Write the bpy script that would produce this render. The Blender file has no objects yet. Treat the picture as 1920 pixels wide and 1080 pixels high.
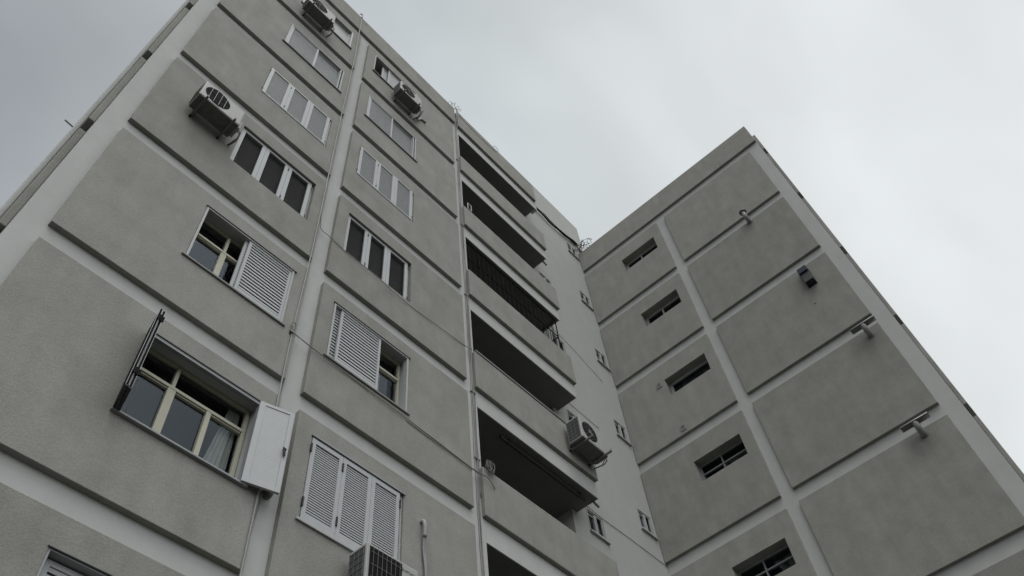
import bpy, bmesh, math, random
from mathutils import Vector, Matrix
random.seed(7)
R_ = math.radians
sc = bpy.context.scene
# ------------------------------------------------------------------ camera
cam = bpy.data.cameras.new('camera')
camo = bpy.data.objects.new('camera', cam)
sc.collection.objects.link(camo)
RIGHT = Vector((0.6667781, -0.74133093, -0.07638987))
DOWN = Vector((0.58897501, 0.58698316, -0.55548106))
FWD = Vector((0.45663486, 0.32539088, 0.82801291))
m = Matrix.Identity(4)
for i in range(3):
    m[i][0] = RIGHT[i]; m[i][1] = -DOWN[i]; m[i][2] = -FWD[i]
camo.matrix_world = m
cam.sensor_width = 36.0
cam.lens = 1548.52 / 1920 * 36.0
cam.shift_x = (960 - 949.54) / 1920
cam.shift_y = -(540 - 526.22) / 1920
cam.clip_start = 0.1
cam.clip_end = 3000
sc.camera = camo
# ------------------------------------------------------------------ world
SUN_EL, SUN_AZ = R_(68), R_(225)       # azimuth clockwise from +Y
w = bpy.data.worlds.new('World'); sc.world = w; w.use_nodes = True
nt = w.node_tree; N = nt.nodes; L = nt.links
for n in list(N): N.remove(n)
out = N.new('ShaderNodeOutputWorld'); bg = N.new('ShaderNodeBackground')
sky = N.new('ShaderNodeTexSky'); sky.sky_type = 'NISHITA'; sky.sun_disc = False
sky.sun_elevation = SUN_EL; sky.sun_rotation = SUN_AZ; sky.dust_density = 4.0; sky.air_density = 1.5
tc = N.new('ShaderNodeTexCoord')
dot = N.new('ShaderNodeVectorMath'); dot.operation = 'DOT_PRODUCT'
dot.inputs[1].default_value = Vector((0.80, -0.58, 0.0)).normalized()
L.new(tc.outputs['Generated'], dot.inputs[0])
no = N.new('ShaderNodeTexNoise'); no.inputs['Scale'].default_value = 2.6; no.inputs['Detail'].default_value = 3.5
no.inputs['Roughness'].default_value = 0.5; no.inputs['Distortion'].default_value = 0.2
L.new(tc.outputs['Generated'], no.inputs['Vector'])
ad = N.new('ShaderNodeMath'); ad.operation = 'MULTIPLY_ADD'; ad.inputs[1].default_value = 0.65
L.new(no.outputs['Fac'], ad.inputs[0]); L.new(dot.outputs['Value'], ad.inputs[2])
mr = N.new('ShaderNodeMapRange'); mr.inputs['From Min'].default_value = -0.45 + 0.32; mr.inputs['From Max'].default_value = 0.85 + 0.32
L.new(ad.outputs[0], mr.inputs['Value'])
cr = N.new('ShaderNodeValToRGB')
stops = [(0.0, (3.45, 3.72, 3.95)), (0.12, (4.1, 4.4, 4.6)), (0.45, (6.1, 6.55, 6.7)), (0.55, (6.6, 7.0, 7.1)), (0.68, (7.5, 7.82, 7.9)), (1.0, (8.2, 8.5, 8.6))]
e = cr.color_ramp.elements
e[0].position = stops[0][0]; e[1].position = stops[-1][0]
for p, c in stops[1:-1]: e.new(p)
for i, (p, c) in enumerate(stops): e[i].color = (c[0] / 10, c[1] / 10, c[2] / 10, 1)
L.new(mr.outputs[0], cr.inputs[0])
sca = N.new('ShaderNodeVectorMath'); sca.operation = 'SCALE'; sca.inputs['Scale'].default_value = 10.0
L.new(cr.outputs[0], sca.inputs[0])
n2 = N.new('ShaderNodeTexNoise'); n2.inputs['Scale'].default_value = 3.4; n2.inputs['Detail'].default_value = 3.0
n2.inputs['Roughness'].default_value = 0.4; n2.inputs['Distortion'].default_value = 0.25
mpc = N.new('ShaderNodeMapping'); mpc.inputs['Location'].default_value = (3.1, 1.7, 0.4); mpc.inputs['Scale'].default_value = (1.0, 1.6, 1.0)
L.new(tc.outputs['Generated'], mpc.inputs['Vector']); L.new(mpc.outputs[0], n2.inputs['Vector'])
cm = N.new('ShaderNodeMapRange'); cm.inputs['From Min'].default_value = 0.32; cm.inputs['From Max'].default_value = 0.68
cm.inputs['To Min'].default_value = 9.1; cm.inputs['To Max'].default_value = 10.8
L.new(n2.outputs['Fac'], cm.inputs['Value']); L.new(cm.outputs[0], sca.inputs['Scale'])
mix = N.new('ShaderNodeMix'); mix.data_type = 'RGBA'; mix.inputs[0].default_value = 0.96
gd = N.new('ShaderNodeVectorMath'); gd.operation = 'DOT_PRODUCT'; gd.inputs[1].default_value = Vector((-0.45, -0.70, 0.55)).normalized()
L.new(tc.outputs['Generated'], gd.inputs[0])
gm_ = N.new('ShaderNodeMapRange'); gm_.interpolation_type = 'SMOOTHSTEP'; gm_.inputs['From Min'].default_value = 0.60; gm_.inputs['From Max'].default_value = 1.0
gm_.inputs['To Max'].default_value = 11.0; L.new(gd.outputs['Value'], gm_.inputs['Value'])      # sky glow added behind the camera to brighten the facades
ga = N.new('ShaderNodeVectorMath'); ga.operation = 'ADD'; L.new(sca.outputs[0], ga.inputs[0]); L.new(gm_.outputs[0], ga.inputs[1])
L.new(sky.outputs[0], mix.inputs[6]); L.new(ga.outputs[0], mix.inputs[7])
L.new(mix.outputs[2], bg.inputs['Color']); bg.inputs['Strength'].default_value = 0.1
L.new(bg.outputs[0], out.inputs[0])
# ------------------------------------------------------------------ sun
sd = bpy.data.lights.new('sun', 'SUN'); sd.energy = 1.5; sd.angle = R_(42); sd.color = (1.0, 0.975, 0.94)
so = bpy.data.objects.new('sun', sd); sc.collection.objects.link(so)
sdir = Vector((math.sin(SUN_AZ) * math.cos(SUN_EL), math.cos(SUN_AZ) * math.cos(SUN_EL), math.sin(SUN_EL)))
so.rotation_euler = sdir.to_track_quat('Z', 'Y').to_euler()
sc.view_settings.view_transform = 'Standard'; sc.view_settings.look = 'None'
sc.view_settings.exposure = 0.0; sc.view_settings.gamma = 1.0
# ------------------------------------------------------------------ materials
def newmat(name):
    mt = bpy.data.materials.new(name); mt.use_nodes = True
    return mt, mt.node_tree.nodes, mt.node_tree.links, mt.node_tree.nodes['Principled BSDF']
def plaster(name, dark, light, grain=1.0, bump=0.25, blotch=1.0, seed=0.0):
    mt, n, l, b = newmat(name)
    b.inputs['Roughness'].default_value = 0.92; b.inputs['Specular IOR Level'].default_value = 0.25
    t = n.new('ShaderNodeTexCoord')
    mp = n.new('ShaderNodeMapping'); mp.inputs['Location'].default_value = (seed, seed * 2, seed * 3)
    l.new(t.outputs['Object'], mp.inputs['Vector'])
    a = n.new('ShaderNodeTexNoise'); a.inputs['Scale'].default_value = 1.7; a.inputs['Detail'].default_value = 9; a.inputs['Roughness'].default_value = 0.68
    l.new(mp.outputs[0], a.inputs['Vector'])
    mp2 = n.new('ShaderNodeMapping'); mp2.inputs['Scale'].default_value = (4.5, 4.5, 1.1)
    l.new(t.outputs['Object'], mp2.inputs['Vector'])
    s = n.new('ShaderNodeTexNoise'); s.inputs['Scale'].default_value = 1.0; s.inputs['Detail'].default_value = 5
    l.new(mp2.outputs[0], s.inputs['Vector'])
    g = n.new('ShaderNodeTexNoise'); g.inputs['Scale'].default_value = 48; g.inputs['Detail'].default_value = 3; g.inputs['Roughness'].default_value = 0.75
    l.new(t.outputs['Object'], g.inputs['Vector'])
    def ma(op, x, y):
        q = n.new('ShaderNodeMath'); q.operation = op
        for i, v in enumerate((x, y)):
            if isinstance(v, (int, float)): q.inputs[i].default_value = v
            else: l.new(v, q.inputs[i])
        return q.outputs[0]
    a1 = ma('MULTIPLY', ma('SUBTRACT', a.outputs['Fac'], 0.5), 1.15 * blotch)
    s1 = ma('MULTIPLY', ma('SUBTRACT', s.outputs['Fac'], 0.5), 0.55 * blotch)
    g1 = ma('MULTIPLY', ma('SUBTRACT', g.outputs['Fac'], 0.5), 1.1 * grain)
    oi = n.new('ShaderNodeObjectInfo')
    r1 = ma('MULTIPLY', ma('SUBTRACT', oi.outputs['Random'], 0.5), 0.22 * blotch)
    f = ma('ADD', ma('ADD', ma('ADD', ma('ADD', a1, s1), g1), r1), 0.5)
    c = n.new('ShaderNodeMix'); c.data_type = 'RGBA'; c.clamp_factor = True
    l.new(f, c.inputs[0]); c.inputs[6].default_value = (*dark, 1); c.inputs[7].default_value = (*light, 1)
    l.new(c.outputs[2], b.inputs['Base Color'])
    g2 = n.new('ShaderNodeTexNoise'); g2.inputs['Scale'].default_value = 45; g2.inputs['Detail'].default_value = 4; g2.inputs['Roughness'].default_value = 0.7
    l.new(t.outputs['Object'], g2.inputs['Vector'])
    bp = n.new('ShaderNodeBump'); bp.inputs['Strength'].default_value = bump; bp.inputs['Distance'].default_value = 0.012
    l.new(g2.outputs['Fac'], bp.inputs['Height']); l.new(bp.outputs[0], b.inputs['Normal'])
    return mt
def plain(name, col, rough=0.5, metal=0.0, var=0.12, scale=9.0, spec=0.4):
    mt, n, l, b = newmat(name)
    b.inputs['Roughness'].default_value = rough; b.inputs['Metallic'].default_value = metal
    b.inputs['Specular IOR Level'].default_value = spec
    t = n.new('ShaderNodeTexCoord'); a = n.new('ShaderNodeTexNoise'); a.inputs['Scale'].default_value = scale; a.inputs['Detail'].default_value = 6
    l.new(t.outputs['Object'], a.inputs['Vector'])
    c = n.new('ShaderNodeMix'); c.data_type = 'RGBA'
    l.new(a.outputs['Fac'], c.inputs[0])
    c.inputs[6].default_value = (*[v * (1 - var) for v in col], 1); c.inputs[7].default_value = (*[min(1, v * (1 + var)) for v in col], 1)
    l.new(c.outputs[2], b.inputs['Base Color'])
    return mt
M = {}
M['panel'] = plaster('grey_render', (0.173, 0.170, 0.154), (0.295, 0.292, 0.272), 1.0, 0.5)
M['band'] = plaster('pale_grey_paint', (0.329, 0.339, 0.329), (0.450, 0.460, 0.450), 0.35, 0.18, 0.8)
M['white_wall'] = plaster('pale_wall_paint', (0.303, 0.310, 0.297), (0.374, 0.380, 0.368), 0.3, 0.12, 0.7)
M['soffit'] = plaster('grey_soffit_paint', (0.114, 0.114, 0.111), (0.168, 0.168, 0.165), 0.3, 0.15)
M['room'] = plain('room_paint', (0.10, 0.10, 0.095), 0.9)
M['white'] = plain('white_shutter_paint', (0.352, 0.366, 0.376), 0.45, var=0.08)
M['white_frame'] = plain('white_frame_paint', (0.338, 0.349, 0.345), 0.45, var=0.08)
M['grey_alu'] = plain('grey_aluminium', (0.242, 0.255, 0.262), 0.4, var=0.1)
M['green'] = plain('dark_louvre_paint', (0.15, 0.155, 0.14), 0.6)
M['beige'] = plain('cream_frame_paint', (0.378, 0.372, 0.296), 0.5, var=0.1)
M['sill'] = plain('grey_stone_sill', (0.192, 0.192, 0.188), 0.7, var=0.2)
M['ac'] = plain('ac_casing_paint', (0.306, 0.309, 0.299), 0.55, var=0.24, scale=7)
M['acbot'] = plain('ac_mottled_base', (0.111, 0.111, 0.104), 0.7, var=0.45, scale=14)  # darker and more mottled than the casing
M['galv'] = plain('bracket_steel', (0.13, 0.13, 0.125), 0.6, var=0.35, scale=20)
M['black'] = plain('black_plastic', (0.018, 0.019, 0.021), 0.5)
M['iron'] = plain('black_iron', (0.012, 0.012, 0.012), 0.9, spec=0.1)
M['coilfin'] = plain('coil_fins', (0.06, 0.065, 0.07), 0.5, var=0.4, scale=25)
M['cable'] = plain('grey_cable', (0.14, 0.14, 0.13), 0.6, var=0.3)
M['cable_pale'] = plain('pale_cable', (0.269, 0.269, 0.259), 0.6, var=0.2)
M['pipe'] = plain('grey_pvc', (0.228, 0.232, 0.228), 0.45, var=0.2, scale=12)
M['navy'] = plain('navy_plastic', (0.014, 0.019, 0.035), 0.8, spec=0.15)
M['curtain'] = plain('curtain_cloth', (0.465, 0.459, 0.409), 0.9, var=0.15)
M['curtain_dark'] = plain('dark_curtain_cloth', (0.07, 0.07, 0.075), 0.9, var=0.3)
M['ground'] = plaster('worn_asphalt', (0.042, 0.040, 0.033), (0.07, 0.066, 0.054), 0.6, 0.3)
M['roof'] = plaster('roof_felt', (0.10, 0.10, 0.10), (0.16, 0.16, 0.155))
M['logo'] = plain('dark_print', (0.05, 0.05, 0.055), 0.5)
def glassmat():
    mt, n, l, b = newmat('window_glass')
    for x in list(n):
        if x.type == 'BSDF_PRINCIPLED': n.remove(x)
    o = [x for x in n if x.type == 'OUTPUT_MATERIAL'][0]
    g = n.new('ShaderNodeBsdfGlossy'); g.inputs['Roughness'].default_value = 0.03; g.inputs['Color'].default_value = (0.72, 0.80, 0.88, 1)
    t = n.new('ShaderNodeBsdfTransparent'); t.inputs['Color'].default_value = (0.80, 0.82, 0.83, 1)
    f = n.new('ShaderNodeLayerWeight'); f.inputs['Blend'].default_value = 0.5
    pw = n.new('ShaderNodeMath'); pw.operation = 'POWER'; pw.inputs[1].default_value = 5.0; l.new(f.outputs['Facing'], pw.inputs[0])
    a = n.new('ShaderNodeMath'); a.operation = 'MULTIPLY_ADD'; a.inputs[1].default_value = 0.96; a.inputs[2].default_value = 0.04; l.new(pw.outputs[0], a.inputs[0])
    x = n.new('ShaderNodeMixShader')
    l.new(a.outputs[0], x.inputs[0]); l.new(t.outputs[0], x.inputs[1]); l.new(g.outputs[0], x.inputs[2])
    l.new(x.outputs[0], o.inputs['Surface'])
    return mt
M['glass'] = glassmat()
def frosted():
    mt, n, l, b = newmat('patterned_glass')
    b.inputs['Base Color'].default_value = (0.20, 0.21, 0.21, 1); b.inputs['Roughness'].default_value = 0.35
    t = n.new('ShaderNodeTexCoord'); v = n.new('ShaderNodeTexVoronoi'); v.inputs['Scale'].default_value = 55
    l.new(t.outputs['Object'], v.inputs['Vector'])
    c = n.new('ShaderNodeMix'); c.data_type = 'RGBA'; l.new(v.outputs['Distance'], c.inputs[0])
    c.inputs[6].default_value = (0.14, 0.145, 0.15, 1); c.inputs[7].default_value = (0.34, 0.35, 0.355, 1)
    l.new(c.outputs[2], b.inputs['Base Color'])
    return mt
M['frosted'] = frosted()
# ------------------------------------------------------------------ mesh helpers
class MB:
    def __init__(s): s.v = []; s.f = []
    def quad(s, a, b, c, d):
        i = len(s.v); s.v += [a, b, c, d]; s.f.append((i, i + 1, i + 2, i + 3))
    def hexa(s, p):
        i = len(s.v); s.v += p
        for q in ((0, 1, 2, 3), (7, 6, 5, 4), (0, 4, 5, 1), (1, 5, 6, 2), (2, 6, 7, 3), (3, 7, 4, 0)):
            s.f.append(tuple(i + k for k in q))
    def box(s, x0, x1, y0, y1, z0, z1):
        s.hexa([(x0, y0, z0), (x1, y0, z0), (x1, y1, z0), (x0, y1, z0), (x0, y0, z1), (x1, y0, z1), (x1, y1, z1), (x0, y1, z1)])
    def tube(s, pts, r, n=6, cap=True):
        pts = [Vector(p) for p in pts]; rings = []; prev = None
        for k, p in enumerate(pts):
            t = (pts[min(k + 1, len(pts) - 1)] - pts[max(k - 1, 0)]).normalized()
            if prev is None:
                u = t.orthogonal().normalized()
            else:
                u = (prev - t * prev.dot(t))
                u = u.normalized() if u.length > 1e-6 else t.orthogonal().normalized()
            prev = u; v = t.cross(u)
            rr = r[k] if isinstance(r, (list, tuple)) else r
            i = len(s.v)
            for j in range(n):
                a = 2 * math.pi * j / n
                s.v.append(tuple(p + (u * math.cos(a) + v * math.sin(a)) * rr))
            rings.append(i)
        for a, b in zip(rings, rings[1:]):
            for j in range(n):
                s.f.append((a + j, a + (j + 1) % n, b + (j + 1) % n, b + j))
        if cap:
            s.f.append(tuple(rings[0] + j for j in range(n))[::-1]); s.f.append(tuple(rings[-1] + j for j in range(n)))
    def disc(s, c, u, v, r, n=24, r0=0.0):
        c, u, v = Vector(c), Vector(u), Vector(v)
        if r0 <= 0:
            i = len(s.v)
            for j in range(n): s.v.append(tuple(c + (u * math.cos(2 * math.pi * j / n) + v * math.sin(2 * math.pi * j / n)) * r))
            s.f.append(tuple(range(i, i + n)))
        else:
            i = len(s.v)
            for j in range(n):
                d = u * math.cos(2 * math.pi * j / n) + v * math.sin(2 * math.pi * j / n)
                s.v.append(tuple(c + d * r)); s.v.append(tuple(c + d * r0))
            for j in range(n):
                a = i + 2 * j; b = i + 2 * ((j + 1) % n); s.f.append((a, b, b + 1, a + 1))
    def build(s, name, mat, parent=None, bevel=0, smooth=False, recalc=True, origin=None):
        me = bpy.data.meshes.new(name)
        o = Vector((0, 0, 0))
        q = parent
        while q is not None:
            o = o + q.location; q = q.parent
        if origin is not None: o = Vector(origin)
        me.from_pydata([tuple(Vector(v) - o) for v in s.v], [], s.f)
        ob = bpy.data.objects.new(name, me); sc.collection.objects.link(ob)
        if parent is not None: ob.parent = parent
        if origin is not None: ob.location = origin
        me.materials.append(M[mat])
        bm = bmesh.new(); bm.from_mesh(me)
        if recalc: bmesh.ops.recalc_face_normals(bm, faces=bm.faces)
        bm.to_mesh(me); bm.free()
        if smooth:
            for p in me.polygons: p.use_smooth = True
        if bevel:
            b = ob.modifiers.new('bevel', 'BEVEL'); b.width = bevel; b.segments = 2; b.limit_method = 'ANGLE'
        return ob
def empty(name, loc, label=None, cat=None, group=None):
    o = bpy.data.objects.new(name, None); sc.collection.objects.link(o); o.location = loc; o.empty_display_size = 0.2
    tag(o, label, cat, group); return o
def tag(o, label=None, cat=None, group=None, kind=None):
    if label: o['label'] = label
    if cat: o['category'] = cat
    if group: o['group'] = group
    if kind: o['kind'] = kind
    return o
# ------------------------------------------------------------------ main dimensions (metres; camera at the origin, eye height 1.6)
GZ = -1.6
YW, YP = 6.355, 6.275          # front facade: wall plane and face of the raised panels
XC, XP = 14.168, 14.088        # side wing: wall plane and face of the raised panels
YD = 6.889                     # recessed pale wall between them
Z0 = 19.87; H = 2.9
def zb(k): return Z0 - H * k
def zt(k): return zb(k - 1) - 0.34
X1L, X1R, X2L, X2R = 0.43, 3.69, 3.985, 7.215
C1L, C1R, C2L, C2R = 6.875, 3.95, 3.65, 0.39   # y limits of wing panels
XD = 10.80; TOP = 23.80; XE = 14.50
# local facade frames: s to the right as seen from outside, d outwards, z up
def FA(s, d, z): return (s, YW - d, z)
def FC(s, d, z): return (XC - d, -s, z)
def FD(s, d, z): return (s, YD - d, z)
def lbox(mb, F, s0, s1, d0, d1, z0, z1):
    mb.hexa([F(s0, d1, z0), F(s1, d1, z0), F(s1, d0, z0), F(s0, d0, z0), F(s0, d1, z1), F(s1, d1, z1), F(s1, d0, z1), F(s0, d0, z1)])
def wall_sheet(mb, F, s0, s1, z0, z1, holes, depth, d=0.0):
    ss = sorted({s0, s1, *[h[0] for h in holes], *[h[1] for h in holes]})
    zz = sorted({z0, z1, *[h[2] for h in holes], *[h[3] for h in holes]})
    for i in range(len(ss) - 1):
        for j in range(len(zz) - 1):
            cs, cz = (ss[i] + ss[i + 1]) / 2, (zz[j] + zz[j + 1]) / 2
            if any(h[0] < cs < h[1] and h[2] < cz < h[3] for h in holes): continue
            mb.quad(F(ss[i], d, zz[j]), F(ss[i + 1], d, zz[j]), F(ss[i + 1], d, zz[j + 1]), F(ss[i], d, zz[j + 1]))
    for h in holes:
        a, b, c, e_ = h[:4]
        mb.quad(F(a, d, c), F(b, d, c), F(b, d - depth, c), F(a, d - depth, c))
        mb.quad(F(a, d, e_), F(b, d, e_), F(b, d - depth, e_), F(a, d - depth, e_))
        mb.quad(F(a, d, c), F(a, d, e_), F(a, d - depth, e_), F(a, d - depth, c))
        mb.quad(F(b, d, c), F(b, d, e_), F(b, d - depth, e_), F(b, d - depth, c))
def panel(F, s0, s1, z0, z1, hole, parent, p=0.08, name='panel'):
    """raised rendered field, optional window hole, softly rounded edge, slightly uneven outline"""
    mb = MB(); b = 0.005
    def rect(a, c, e_, g, d): return [F(a, d, e_), F(c, d, e_), F(c, d, g), F(a, d, g)]
    o_back = rect(s0, s1, z0, z1, 0.0); o_mid = rect(s0, s1, z0, z1, p - b); o_front = rect(s0 + b, s1 - b, z0 + b, z1 - b, p)
    def strip(r1, r2):
        for i in range(4):
            j = (i + 1) % 4; mb.quad(r1[i], r1[j], r2[j], r2[i])
    strip(o_back, o_mid); strip(o_mid, o_front)
    if hole:
        h0, h1, g0, g1 = hole
        i_front = rect(h0, h1, g0, g1, p); i_back = rect(h0, h1, g0, g1, 0.0)
        strip(o_front, i_front); strip(i_front, i_back)
    else:
        mb.quad(*o_front)
    return mb.build(name, 'panel', parent, recalc=False)
# ------------------------------------------------------------------ ground
g = MB(); g.quad((-900, -900, GZ), (900, -900, GZ), (900, 900, GZ), (-900, 900, GZ))
tag(g.build('ground', 'ground'), kind='structure', label='worn asphalt around the building')
# ------------------------------------------------------------------ building
B = empty('apartment_building', (7, YW, GZ), 'tall grey rendered apartment block with raised panels, balconies and a side wing', 'building')
# window holes (front plane s0,s1,z0,z1)
WZ = {0: (0.97, 2.19), 1: (0.88, 2.14), 2: (0.88, 2.13), 3: (0.90, 2.18), 4: (0.95, 2.23), 5: (0.96, 2.25), 6: (0.95, 2.22), 7: (0.95, 2.22)}
def winrect(col, k):
    s = (1.88, 3.44) if col == 1 else (4.225, 5.795)
    return (s[0], s[1], zb(k) + WZ[k][0], zb(k) + WZ[k][1])
holesA = [winrect(c, k) for c in (1, 2) for k in range(8)]
mb = MB()
wall_sheet(mb, FA, 0.13, 7.53, GZ, TOP - 0.02, holesA, 0.25)
mb.quad((0.13, YW, GZ), (0.13, 18, GZ), (0.13, 18, TOP - 0.02), (0.13, YW, TOP - 0.02))
mb.quad((0.13, 18, GZ), (XD, 18, GZ), (XD, 18, TOP), (0.13, 18, TOP))
mb.quad((7.53, YW, GZ), (7.53, 8.6, GZ), (7.53, 8.6, TOP), (7.53, YW, TOP))      # left cheek of the loggias
mb.build('wall', 'band', B, recalc=False)
# recessed stair wall
DW = [(13.48, 13.96, zb(k) + 3.53, zb(k) + 4.06) for k in range(0, 8)] + [(11.34, 11.84, zb(k) - 0.63, zb(k) - 0.10) for k in range(-1, 7)]
mb = MB()
wall_sheet(mb, FD, XD, XC + 0.05, GZ, 24.36, DW, 0.12)
mb.quad((XD, YD, GZ), (XD, 8.6, GZ), (XD, 8.6, TOP), (XD, YD, TOP))
mb.build('stair_wall', 'white_wall', B, recalc=False)
# wing wall
CH = []
for k in range(0, 8): CH.append((-5.47, -4.21, zb(k) + 1.37, zb(k) + 1.99))
mb = MB()
wall_sheet(mb, FC, -YD, -0.06, GZ, TOP, CH, 0.0)
mb.quad((XC, 0.06, GZ), (26, 0.06, GZ), (26, 0.06, TOP), (XC, 0.06, TOP))
mb.quad((26, 0.06, GZ), (26, 18, GZ), (26, 18, TOP), (26, 0.06, TOP))
mb.quad((XC, YD, 22.4), (XC, 18, 22.4), (XC, 18, TOP), (XC, YD, TOP))
mb.build('wing_wall', 'band', B, recalc=False)
mb = MB()
mb.quad((0.13, YW + 0.3, 22.9), (XD, YW + 0.3, 22.9), (XD, 18, 22.9), (0.13, 18, 22.9))
mb.quad((XD, YD + 0.7, 22.9), (26, YD + 0.7, 22.9), (26, 18, 22.9), (XD, 18, 22.9))
mb.quad((XC + 0.1, 0.16, 22.9), (26, 0.16, 22.9), (26, YD + 0.7, 22.9), (XC + 0.1, YD + 0.7, 22.9))
mb.quad((XC + 0.004, 18, GZ), (26, 18, GZ), (26, 18, TOP), (XC + 0.004, 18, TOP))
mb.build('roof', 'roof', B, recalc=False)
# parapet thickness behind the outer skins
mb = MB()
mb.box(0.135, 11.06, YW + 0.004, YW + 0.20, 22.36, TOP - 0.024)
mb.box(XC + 0.004, XC + 0.2, 0.066, 9.0, 22.4, TOP - 0.004)
mb.build('parapet_core', 'band', B)
# stair tower head rising above the roofs
mb = MB()
mb.box(10.9, XE, YD - 0.035, YD + 4.0, 24.37, 26.05)
t_ = mb.build('stair_tower_head', 'white_wall', B, bevel=0.02)
# window closing rooms (dark rooms behind every opening)
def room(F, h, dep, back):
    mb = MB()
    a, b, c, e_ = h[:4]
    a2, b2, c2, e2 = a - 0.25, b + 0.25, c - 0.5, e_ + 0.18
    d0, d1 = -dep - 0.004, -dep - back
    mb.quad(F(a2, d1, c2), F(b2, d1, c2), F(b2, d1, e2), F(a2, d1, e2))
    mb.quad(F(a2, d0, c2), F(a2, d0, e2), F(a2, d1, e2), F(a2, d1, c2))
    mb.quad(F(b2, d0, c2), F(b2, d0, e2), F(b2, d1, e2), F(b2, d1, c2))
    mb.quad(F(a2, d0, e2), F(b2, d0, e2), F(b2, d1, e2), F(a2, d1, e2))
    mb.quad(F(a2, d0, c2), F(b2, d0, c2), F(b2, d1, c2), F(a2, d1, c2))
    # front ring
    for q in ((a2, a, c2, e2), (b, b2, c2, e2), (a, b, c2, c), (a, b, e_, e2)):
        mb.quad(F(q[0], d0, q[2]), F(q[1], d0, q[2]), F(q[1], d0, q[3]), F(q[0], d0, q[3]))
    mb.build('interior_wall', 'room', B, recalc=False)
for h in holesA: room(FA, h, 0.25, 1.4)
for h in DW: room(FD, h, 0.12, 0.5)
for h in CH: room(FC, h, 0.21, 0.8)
# raised panels of the front
for k in range(0, 8):
    for col, (a, b) in ((1, (X1L, X1R)), (2, (X2L, X2R))):
        j = random.uniform(-0.006, 0.006)
        h = winrect(col, k)
        z1 = zt(k) if k > 0 else 22.77 - 0.34
        panel(FA, a + j, b + j, max(zb(k), GZ + 0.1), z1, h, B)
        # painted surround strip is part of the panel's render
panel(FA, X1L - 0.02, 7.33, 22.77, TOP + 0.02, None, B, name='parapet_panel')
# balcony column
RISE = {0: 0.85, 1: 0.90, 2: 0.95, 3: 1.01, 4: 0.98, 5: 0.97, 6: 0.97}
for k in range(-1, 7):
    z = zb(k)
    zt_ = z + RISE[k] if k >= 0 else TOP + 0.02
    m2 = MB()
    # L shaped parapet with rounded end corner
    xr = 10.985
    m2.box(7.47 if k >= 0 else 7.45, xr, YP, YW + 0.045, z, zt_)
    if k >= 0:
        m2.box(xr - 0.12, xr - 0.003, YW + 0.045, YD + 0.02, z + 0.004, zt_ - 0.003)
    else:
        m2.box(xr - 0.12, xr - 0.003, YW + 0.045, YD - 0.04, 22.78, TOP + 0.017)
    m2.build('balcony_parapet' if k >= 0 else 'parapet_panel', 'panel', B, bevel=0.015)
    m3 = MB()
    m3.box(7.532, 10.97, YW, YD + 1.72, z - 0.42, z + (0.0 if k < 0 else -0.002))
    m3.build('balcony_slab', 'band', B)
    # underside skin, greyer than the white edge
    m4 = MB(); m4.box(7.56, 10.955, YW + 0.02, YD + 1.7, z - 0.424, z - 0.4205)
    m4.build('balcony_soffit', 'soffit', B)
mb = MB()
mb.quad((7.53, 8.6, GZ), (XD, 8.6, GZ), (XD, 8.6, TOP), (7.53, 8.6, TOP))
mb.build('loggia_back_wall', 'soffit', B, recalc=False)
# balcony doors at the back of the loggias
for k in range(0, 7):
    md = MB(); z = zb(k)
    for (a, b) in ((8.2, 9.0), (9.02, 9.82)):
        md.box(a, b, 8.56, 8.598, z + 0.02, z + 2.15)
    d_ = md.build('balcony_door', 'grey_alu', B)
    mg = MB()
    for (a, b) in ((8.2, 9.0), (9.02, 9.82)): mg.box(a + 0.07, b - 0.07, 8.55, 8.559, z + 0.12, z + 2.07)
    mg.build('pane', 'glass', d_)
# raised panels of the wing
def cpanel(y0, y1, z0, z1, hole=None, name='panel'): return panel(FC, -y0, -y1, z0, z1, hole, B, name=name)
for k in range(0, 8):
    z1 = zt(k)
    zbk = max(zb(k), GZ + 0.1)
    cpanel(C1L, C1R, zbk, z1, CH[k])
    cpanel(C2L, C2R, zbk, z1)
cpanel(C1L, 0.065, 22.76, TOP + 0.03, name='parapet_panel')
# reveals of wing windows continue through the wall
for k in range(0, 8):
    h = CH[k]; mr_ = MB()
    a, b, c, e_ = h
    for q in (((a, 0, c), (b, 0, c), (b, -0.22, c), (a, -0.22, c)), ((a, 0, e_), (b, 0, e_), (b, -0.22, e_), (a, -0.22, e_)),
              ((a, 0, c), (a, 0, e_), (a, -0.22, e_), (a, -0.22, c)), ((b, 0, c), (b, 0, e_), (b, -0.22, e_), (b, -0.22, c))):
        mr_.quad(*[FC(*p) for p in q])
    mr_.build('window_reveal', 'panel', B, recalc=False)
# side-face panels (seen on edge beyond both corners)
for k in range(-1, 8):
    z0 = max(zb(k), GZ + 0.1); z1 = zt(k) if k >= 0 else TOP - 0.03
    ms = MB(); ms.box(0.035, 0.128, YW + 0.33, 11.5, z0, z1); ms.build('side_panel', 'panel', B, bevel=0.012)
    ms = MB(); ms.box(XC + 0.37, 22, -0.025, 0.058, z0, z1); ms.build('side_panel', 'panel', B, bevel=0.012)
ms = MB(); ms.box(-0.055, 0.128, 11.52, 12.4, GZ, TOP - 0.05)
ms.box(-0.035, 0.034, 7.05, 7.45, GZ, TOP - 0.06)
ms.build('side_duct', 'band', B, bevel=0.02)
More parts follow.
